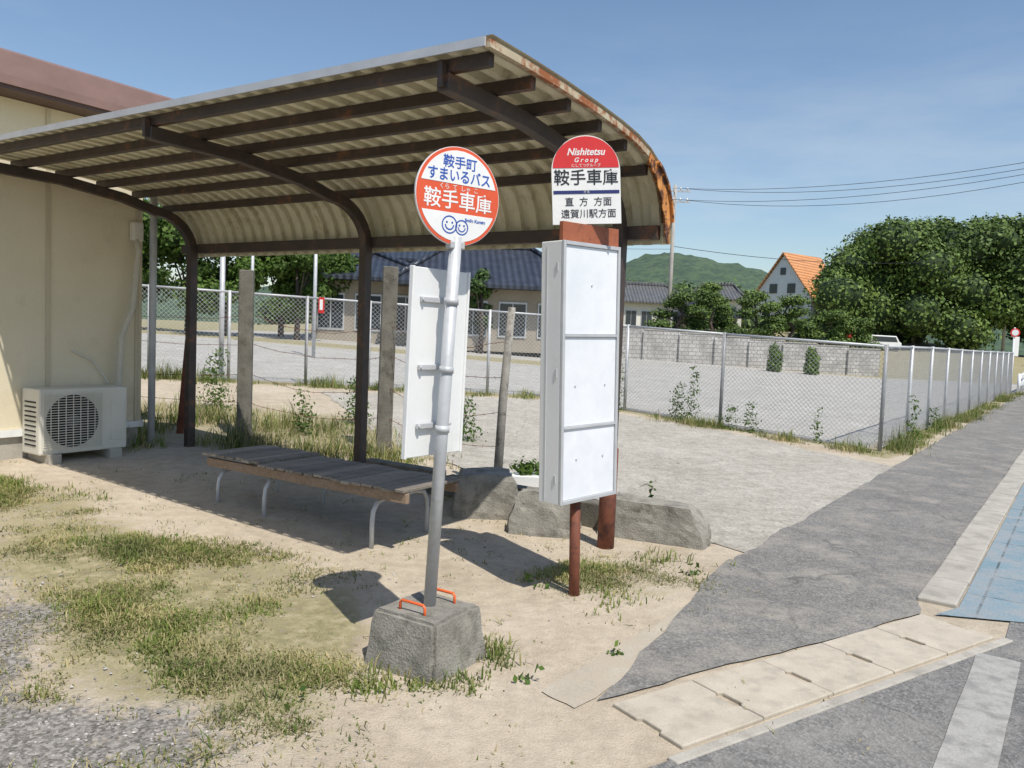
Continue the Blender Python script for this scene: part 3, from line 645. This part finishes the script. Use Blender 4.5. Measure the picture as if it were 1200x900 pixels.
# ---------------------------------------------------------------- houses
def tilemat(name,c1,c2,ang=0):
    m,n,b=nt(name); P=pos(n); mp=N(n,'ShaderNodeMapping'); n.links.new(P,mp.inputs['Vector']); mp.inputs['Rotation'].default_value=(0,0,-ang)
    wv=N(n,'ShaderNodeTexWave',wave_type='BANDS',bands_direction='X'); wv.inputs['Scale'].default_value=1.1; n.links.new(mp.outputs[0],wv.inputs['Vector'])
    a=noi(n,P,2.5,5); c=ramp(n,a,[(.3,c1),(.7,c2)]); c=mixc(n,.6,c,ramp(n,wv.outputs['Fac'],[(.1,(.45,.45,.45)),(.6,(1.2,1.2,1.2))]),'MULTIPLY'); n.links.new(c,b.inputs['Base Color']); b.inputs['Roughness'].default_value=.4
    bump(n,b,wv.outputs['Fac'],.8,.06); return m
M_dtile=tilemat('dark_blue_roof_tile',(.025,.03,.042),(.048,.055,.073),.1); M_otile=tilemat('orange_roof_tile',(.55,.24,.09),(.68,.32,.13),-.96); M_gtile=tilemat('grey_roof_tile',(.09,.09,.09),(.14,.14,.14))
M_plaster=weathered('plaster',(.62,.6,.54),(.7,.68,.62),1,.9); M_glass=plain('window_glass',(.03,.04,.05),.1); M_beige=weathered('beige_wall',(.3,.26,.2),(.38,.33,.26),1,.9)
def house(name,c,wx,wy,zb,ze,zr,ang,roof,wall,ov=.6,hip=.0,wins=4):
    e=empty(name); rot=Matrix.Rotation(ang,3,'Z'); X=rot@Vector((1,0,0)); Y=rot@Vector((0,1,0)); c=Vector((*c,0)); ax=(X,Y,Z)
    box('walls',e,c+Z*(zb+ze)/2,(wx,wy,ze-zb),ax,wall)
    hx,hy=wx/2+ov,wy/2+ov; rx=hx-hip*hy
    P=lambda x,y,z:c+X*x+Y*y+Z*z; th=.14
    vs=[P(-hx,-hy,ze-.1),P(hx,-hy,ze-.1),P(hx,hy,ze-.1),P(-hx,hy,ze-.1),P(-hx,-hy,ze-.1+th),P(hx,-hy,ze-.1+th),P(hx,hy,ze-.1+th),P(-hx,hy,ze-.1+th),P(-rx,0,zr),P(rx,0,zr)]
    mesh('roof',vs,[(3,2,1,0),(0,1,5,4),(1,2,6,5),(2,3,7,6),(3,0,4,7),(4,5,9,8),(6,7,8,9),(5,6,9),(7,4,8)],roof,e)
    box('ridge_tiles',e,P(0,0,zr+.08),(2*rx+.1,.3,.28),ax,roof,.05)
    for sx_ in (-1,1):
        for sy_ in (-1,1): tube('hip_tiles',e,[P(sx_*hx,sy_*hy,ze+.08),P(sx_*rx,0,zr+.06)],.12,roof,6)
    for i in range(wins):
        x=-wx/2+wx*(i+.5)/wins
        box('window_frame',e,P(x,-wy/2-.02,zb+(ze-zb)*.5),(wx/wins*.72,.06,(ze-zb)*.55),ax,M_greyframe)
        for k in (-1,1): box('window',e,P(x+k*wx/wins*.17,-wy/2-.055,zb+(ze-zb)*.5),(wx/wins*.31,.03,(ze-zb)*.49),ax,M_glass)
    return e
house('tiled_roof_house',(-1.2,35.5),6.5,5,.8,3.45,5.3,.12,M_dtile,M_beige,.9,.7)
house('tiled_roof_house',(-6.4,36.5),4.6,6,.8,3.6,5.0,.1,M_dtile,M_beige,.8,.9,3)
house('tiled_roof_house',(-4.2,43),10,5,.8,5.0,6.2,.1,M_dtile,M_plaster,.7,.3)
house('tiled_roof_house',(11.2,70),5.5,5,1.6,4.6,6.2,.2,M_gtile,M_plaster,.6,.5)
house('tiled_roof_house',(19.5,78),4.6,4.5,2.8,5.5,7.0,-.3,M_gtile,M_plaster,.5,.5,2)
house('tiled_roof_house',(16,68),4.0,4.5,1.5,3.6,5.0,.1,M_dtile,M_beige,.5,.5,2)
oh=empty('orange_roof_house'); c=Vector((31.0,94,0)); ang=math.radians(-53); rot=Matrix.Rotation(ang,3,'Z'); X=rot@Vector((1,0,0)); Y=rot@Vector((0,1,0))
P=lambda x,y,z:c+X*x+Y*y+Z*z
zb,ze,zr=3.0,7.0,12.0; gw=3.9; ln=7.0
vs=[P(-gw,0,zb),P(gw,0,zb),P(gw,0,ze),P(0,0,zr-.15),P(-gw,0,ze),P(-gw,ln,zb),P(gw,ln,zb),P(gw,ln,ze),P(0,ln,zr-.15),P(-gw,ln,ze)]
mesh('walls',vs,[(0,1,2,3,4),(9,8,7,6,5),(1,6,7,2),(5,0,4,9)],M_white,oh)
for sx_ in (-1,1):
    a0=P(sx_*(gw+.5),-.3,ze-.6); a1=P(0,-.3,zr); a2=P(0,ln+.4,zr); a3=P(sx_*(gw+.5),ln+.4,ze-.6); up=Z*.2
    mesh('roof_slope',[a0,a1,a2,a3,a0+up,a1+up,a2+up,a3+up],[(0,1,2,3),(7,6,5,4),(0,4,5,1),(1,5,6,2),(2,6,7,3),(3,7,4,0)],M_otile,oh)
for x,z_,w_,h_ in ((-2,5,1.1,1.2),(1.7,5,1.2,1.2),(-1.2,8,1,1.1),(1.2,8,1,1.1),(0,10.0,.7,.8)): box('window',oh,P(x,-.04,z_),(w_,.08,h_),(X,Y,Z),M_glass)
for y,z_ in ((1.8,5.2),(4.5,5.2)): box('side_window',oh,P(gw+.04,y,z_),(.08,1.3,1.2),(X,Y,Z),M_glass)

# ---------------------------------------------------------------- trees
fo_=empty('forest_trees'); lobes=[]
def topz(x):
    xs_=[28,30.5,33,37,43,50,56,64,80]; zs=[4,8.5,12,14.4,14.6,15.2,14.6,14,12]; return float(np.interp(x,xs_,zs))
for i in range(170):
    sc=random.uniform(.92,1.18); x=random.uniform(30,66)*sc; y=80*sc; r_=random.uniform(1.2,3.2)
    zt_=topz(x/sc)*sc*random.uniform(.80,1.02); zc_=max(2,zt_-r_*.85)
    if x/sc>30+r_*.7: lobes.append(((x,y,zc_),(r_,r_,r_*.8)))
for i in range(80):
    x=random.uniform(32.5,70); r_=random.uniform(1.5,2.8); lobes.append(((x,random.uniform(72,77),random.uniform(2,max(3,topz(x)-4.5))),(r_,r_,r_*.8)))
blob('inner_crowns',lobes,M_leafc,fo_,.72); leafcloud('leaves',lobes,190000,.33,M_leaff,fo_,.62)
for i in range(10): x=random.uniform(34,66); tube('trunk',fo_,[(x,74,-.5),(x+.3,74.5,3)],.25,M_bark,7,.12)
def tree(name,x,y,H,r_,mat=M_leaf,n=5000,ls=.22,nl=9,zb=None,seed=0):
    e=empty(name); zb=h(x,y) if zb is None else zb; rd=random.Random(seed+int(x*10)); lb=[]
    for i in range(nl):
        a=rd.random()*6.28; q=rd.random()**.5*r_*.7; z_=zb+H*(.36+.5*rd.random()); rr=r_*rd.uniform(.28,.48); lb.append(((x+q*math.cos(a),y+q*math.sin(a),z_),(rr,rr,rr*.75)))
    lb.append(((x,y,zb+H-r_*.3),(r_*.36,)*3))
    tube('trunk',e,[(x,y,zb-.2),(x+.05,y,zb+H*.35),(x-.05,y,zb+H*.75)],.05*H*.4+.05,M_bark,8,.04)
    for l in lb[:5]: tube('limb',e,[(x,y,zb+H*.3),l[0]],.05,M_bark,5,.02)
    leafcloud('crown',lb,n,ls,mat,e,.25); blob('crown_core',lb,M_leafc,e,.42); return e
for i,(x,y,H,r_) in enumerate([(-14.8,30,5.6,2.2),(-12.6,31,6.0,2.3),(-10.8,30,5.0,1.9),(-9.6,33,5.0,2.0),(-8.4,31,4.3,1.5),(-16.5,34,6.4,2.5),(-7.6,34,4.4,1.4)]): tree('garden_tree',x,y,H,r_,M_leaf,7500,.17,13,.6,i)
tree('garden_tree',-1.35,32.6,3.3,.85,M_leafd,2600,.14,7,.8,31)
def niwaki(x,y,H,zb=None,seed=1,sp_=1.3):
    e=empty('pruned_pine_tree'); zb=h(x,y) if zb is None else zb; rd=random.Random(seed); lb=[]; pts=[Vector((x,y,zb-.3))]
    for i in range(1,6): pts.append(Vector((x+rd.uniform(-.3,.3)*sp_,y+rd.uniform(-.2,.2),zb+H*i/5.3)))
    tube('trunk',e,pts,.13,M_bark,7,.05)
    for i in range(8):
        f_=.38+.62*i/7; q=pts[min(5,int(f_*5))]; d_=(1-f_*.78)*sp_*1.15*(1 if i%2 else -1); c_=Vector((q.x+d_*rd.uniform(.7,1.1),y+rd.uniform(-.5,.5),zb+H*f_)); lb.append((tuple(c_),(.85*(1.3-f_*.6),.7,.30))); tube('limb',e,[q,c_],.05,M_bark,5,.03)
    lb.append(((pts[-1].x,y,zb+H),(.6,.5,.36))); leafcloud('needle_pads',lb,5000,.12,M_leaff,e,.3); blob('pad_core',lb,M_leafc,e,.6)
for i,(x,y,H,sp_) in enumerate([(9.0,44.5,3.4,1.5),(10.9,44.8,3.6,1.6),(13.3,45.2,3.7,1.7),(15.6,45.4,3.5,1.6),(17.6,45.6,2.8,1.5),(19.3,46.5,2.5,1.3),(1.0,40.8,3.2,1.1),(12.0,49,4.3,1.3)]): niwaki(x,y,H,.5,i,sp_)
gs=empty('garden_shrubs'); lb=[]
for i in range(60):
    f_=random.random(); q=W0.lerp(W1,.2+.85*f_)+Vector((0,random.uniform(3,10),0)); lb.append(((q.x,q.y,zt(.2+.85*f_)-.8+random.uniform(-.3,.6)),(random.uniform(.5,1.2),.8,random.uniform(.4,.8))))
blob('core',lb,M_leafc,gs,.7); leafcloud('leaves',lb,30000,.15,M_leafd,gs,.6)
for x,y in ((12.8,39.3),(14.7,39.5)):
    e=empty('rounded_shrub'); lb=[((x,y,.3+h(x,y)),(.36,.36,.4)),((x+.04,y,.7+h(x,y)),(.34,.34,.4)),((x-.05,y,1.05+h(x,y)),(.24,.24,.3))]; blob('core',lb,M_leafc,e,.75); leafcloud('leaves',lb,2500,.10,M_leaff,e,.5); tube('trunk',e,[(x,y,0),(x,y,1)],.05,M_bark,6)
tb=empty('tree_belt'); lb=[]
for i in range(190):
    x=random.uniform(-25,48); y=random.uniform(82,125)
    lo=.27<x/y<.39
    if lo and y<112: continue
    lb.append(((x,y,h(x,y)+random.uniform(.2,2.2)),(random.uniform(2,4),2.5,random.uniform(1.2,2.2))))
for i in range(26):
    x=random.uniform(23,33); lb.append(((x,86+random.uniform(-2,2),h(x,86)+random.uniform(-.3,.6)),(1.3,1.2,1.0)))
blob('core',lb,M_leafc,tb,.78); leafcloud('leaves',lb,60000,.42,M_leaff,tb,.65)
m=weathered('hill_forest',(.05,.09,.045),(.09,.135,.07),.08,.95,dirt=(.035,.06,.042),dscale=.25,dlo=.45,dhi=.6,fine=.6)
vs=[];nx_=240;ny_=16
for j in range(ny_+1):
    for i in range(nx_+1):
        x=-420+i*4.0; y=290+j*10; f_=math.sin(math.pi*min(1,j/ny_*1.0)*.5)
        rz=22+9*noise.noise(Vector((x*.009,1,0)))+5*noise.noise(Vector((x*.03,4,0)))+ (22*math.exp(-((x-100)/75)**2))+1.5*noise.noise(Vector((x*.2,y*.2,0)))
        vs.append((x,y,rz*f_+2.6*noise.noise(Vector((x*.12,y*.12,3)))*f_+1.2*noise.noise(Vector((x*.3,y*.3,7)))*f_))
mesh('distant_hills',vs,[(j*(nx_+1)+i,j*(nx_+1)+i+1,(j+1)*(nx_+1)+i+1,(j+1)*(nx_+1)+i) for j in range(ny_) for i in range(nx_)],m,None,True)

# ---------------------------------------------------------------- poles, wires, small things
M_pole=weathered('concrete_pole',(.36,.33,.3),(.45,.42,.38),2,.9)
def upole(x,y,top,arms=(.4,1.1),zb=None,r_=.17,arm=1.5):
    e=empty('utility_pole'); zb=h(x,y) if zb is None else zb; tube('shaft',e,[(x,y,zb-.5),(x,y,top)],r_,M_pole,12,r_*.6)
    for d_ in arms:
        box('crossarm',e,(x+.3,y,top-d_),(arm,.09,.09),None,M_galv)
        for k in (-.6,-.1,.4,.9): tube('insulator',e,[(x+k*arm/1.6,y,top-d_+.05),(x+k*arm/1.6,y,top-d_+.25)],.05,M_white,8)
    return e
upole(10.5,55,12.0); upole(29.5,36,11.6); upole(45,74,13.0,(.3,),r_=.15)
wr=empty('overhead_wires')
def wire(a,b_,sag,r_=.012):
    a=Vector(a);b_=Vector(b_); tube('wire',wr,[a.lerp(b_,i/16)-Z*(sag*4*(i/16)*(1-i/16)) for i in range(17)],r_,M_black,5)
for k,(dz,sg_) in enumerate(((0,.9),(0,1.15),(-.75,1.0),(-.75,1.35))): wire((10.3+.6*(k%2),55,11.8+dz),(29.2+.6*(k%2),36,11.6+dz*.6),sg_,.014)
wire((10.5,55,7.9),(45,74,10.6),1.0,.02); wire((10.5,55,7.7),(-14,60,9.5),.6,.012)
for x,y,tp_ in ((-5.75,15.8,3.05),(-5.6,22.5,4.3),(-8.5,26,4.6)):
    e=empty('steel_pole'); tube('shaft',e,[(x,y,h(x,y)-.2),(x,y,tp_)],.05,M_galv,10)
bn_=empty('red_notice_sign'); box('plate',bn_,(-3.72,15.47,1.98),(.11,.02,.30),None,M_red,.004); box('label',bn_,(-3.72,15.455,1.99),(.06,.006,.2),None,M_signw)
for dx in (-.04,.04): tube('wire_tie',bn_,[(-3.72+dx,15.47,2.12),(-3.72+dx,15.56,2.15)],.004,M_galv,6)
for x in (24.6,25.6,38.5,40.5):
    e=empty('roadside_banner'); y=62; tube('pole',e,[(x,y,0),(x,y,3.1)],.03,M_white,6); box('cloth',e,(x+.22,y,2.1),(.42,.02,1.5),None,M_red if x<30 else M_signw)
ts=empty('traffic_sign'); x,y=19.75,31.8; tube('pole',ts,[(x,y,0),(x,y,2.6)],.03,M_white,8)
fs_=frame((x,y-.05,2.4),(-.3,-1)); cc=[(.17*math.cos(a*math.pi/16),.17*math.sin(a*math.pi/16)) for a in range(32)]
prism('ring',ts,cc,0,.01,M_red,mtx=fs_); prism('centre',ts,[(a*.7,b_*.7) for a,b_ in cc],.01,.014,M_signw,mtx=fs_)
gr=empty('guard_rail')
for i in range(8):
    q=QW(37+i*2,-2.2); tube('post',gr,[q,q+Z*.8],.06,M_white,8)
for z_ in (.4,.68): box('beam',gr,QW(44,-2.15,z_),(14,.05,.16),(Q,W,Z),M_white,.01)
vn=empty('parked_van'); c=Vector((32.6,71,0)); z0_=1.45; MT=Matrix.Translation(c+Z*z0_)@Matrix.Diagonal((.8,.8,.8,1))@Matrix.Rotation(math.pi/2,4,'X')
prism('body',vn,[(-1.7,.1),(1.7,.1),(1.7,.75),(1.45,.9),(1.1,1.5),(-1.6,1.55),(-1.7,1.4)],-.75,.75,M_white,.05,MT)
prism('windows',vn,[(-1.5,.85),(1.25,.85),(1.0,1.38),(-1.45,1.42)],-.77,.77,M_glass,0,MT)
for dx in (-.9,.9):
    for dy in (-.54,.54): tube('wheel',vn,[c+Vector((dx,dy-.09,z0_+.08)),c+Vector((dx,dy+.09,z0_+.08))],.25,M_black,16)

# ---------------------------------------------------------------- grass, weeds, stones
pts=[];hs=[];pd=[];hd=[]
tries=0
while len(pts)<8000 and tries<200000:
    tries+=1
    x=random.uniform(-6,1.6); y=random.uniform(2.3,7.6); g_,gv,_=zone(x,y)
    cl_=.3+1.6*fb(x,y,1.6,11)
    if random.random()< (max(0,g_)*max(.02,cl_)**1.3+.004+ .06*gv*max(0,cl_)):
        hh=h(x,y)-.02
        if fb(x,y,2.2,23)>-.15: pd.append((x,y,hh)); hd.append(.03+.03*random.random())
        pts.append((x,y,hh)); hs.append((.022+.045*random.random()*max(.3,cl_))*(1.7 if random.random()<.05 else 1))
blades('grass',pts,hs,M_grass,6,.035,.0033,1.1); blades('dry_grass',pd,hd,M_dry,6,.045,.003,1.2)
pts=[];hs=[]
def strip(a,b_,n_,wd,h0,h1):
    for i in range(n_):
        f_=random.random(); x=a[0]+(b_[0]-a[0])*f_+random.gauss(0,wd); y=a[1]+(b_[1]-a[1])*f_+random.gauss(0,wd)
        c_=.45+1.5*fb(x,y,1.2,7)
        if random.random()<c_: pts.append((x,y,h(x,y)-.02)); hs.append(random.uniform(h0,h1)*max(.3,c_))
strip((5.5,11.9),(.6,16.2),1000,.13,.08,.28); strip((5.7,12.0),(19.5,31),2200,.14,.08,.26)
strip((.6,16.2),(-8,14.5),800,.2,.12,.3); strip((-3.8,9.3),(-.9,8.6),420,.3,.08,.3); strip((-5.5,10.6),(-1.5,10.0),600,.5,.1,.36); strip((-3.9,8.6),(-4.1,9.6),360,.2,.2,.6)
strip((.3,4.9),(1.1,5.5),420,.22,.03,.10); strip((-.75,3.45),(-.1,3.55),70,.05,.03,.08); strip((0,3.75),(-.05,4.0),30,.04,.04,.1)
blades('tall_grass',pts,hs,M_grass,7,.04,.0045,.8)
pts=[];hs=[]
strip((5.3,11.7),(.6,16.0),500,.2,.05,.2); strip((-4,9.6),(-1,9.0),400,.4,.1,.4); strip((5.6,11.8),(15,25),700,.2,.05,.18); strip((-6,10.8),(-1.5,10.2),450,.5,.1,.4)
blades('dry_tall_grass',pts,hs,M_dry,6,.05,.004,1.0)
wd_=empty('weeds'); lb=[]
for (x,y,hh,r_) in [(3.2,14.2,.95,.16),(3.0,14.4,.6,.2),(2.0,15.2,1.1,.18),(4.9,12.7,.5,.12),(4.0,13.4,.45,.2),(3.7,13.6,.35,.25),(6.9,13.7,.7,.15),(8.2,15.5,.4,.2),(1.25,6.9,.25,.1),(.62,3.95,.05,.05),(-.85,3.3,.05,.06),(.15,3.6,.06,.06),(-2.3,5.4,.05,.06),(-5.5,10.8,1.2,.3),(-4.3,11.6,.8,.3),(-2.2,11.2,.6,.25),(.2,5.0,.05,.07),(1.3,5.4,.06,.09),(-.6,10.5,.5,.25),(-2.6,10,.5,.2)]:
    z0_=h(x,y); k=max(1,int(hh/.12))
    for i in range(k+1): lb.append(((x+random.uniform(-.05,.05),y,z0_+hh*i/k),(r_*(1.1-.6*i/k),r_*(1.1-.6*i/k),.09 if hh>.1 else .03)))
leafcloud('weed_leaves',lb,7500,.038,M_leaf,wd_,.1)
n_=6500; V=[];Fc=[]
for i in range(n_):
    for _ in range(30):
        x=random.uniform(-5,2.2); y=random.uniform(2.2,6.5); g_,gv,_l=zone(x,y)
        if random.random()<gv*.9+.06: break
    if x*.812-y*.583>-1.9: continue
    s_=random.uniform(.003,.010); z_=h(x,y)-.008+s_*.2; o=len(V)
    for dx,dy,dz in ((1,0,0),(-1,0,0),(0,1,0),(0,-1,0),(0,0,.7),(0,0,-.6)): V.append((x+dx*s_*random.uniform(.7,1.3),y+dy*s_*random.uniform(.7,1.3),z_+dz*s_))
    for a,b_,c_ in ((0,2,4),(2,1,4),(1,3,4),(3,0,4),(2,0,5),(1,2,5),(3,1,5),(0,3,5)): Fc.append((o+a,o+b_,o+c_))
m,n,b=nt('pebble_stone'); g_=N(n,'ShaderNodeNewGeometry'); n.links.new(ramp(n,g_.outputs['Random Per Island'],[(0,(.15,.14,.135)),(.6,(.32,.3,.285)),(1,(.5,.47,.43))]),b.inputs['Base Color']); b.inputs['Roughness'].default_value=.9
mesh('gravel',V,Fc,m)
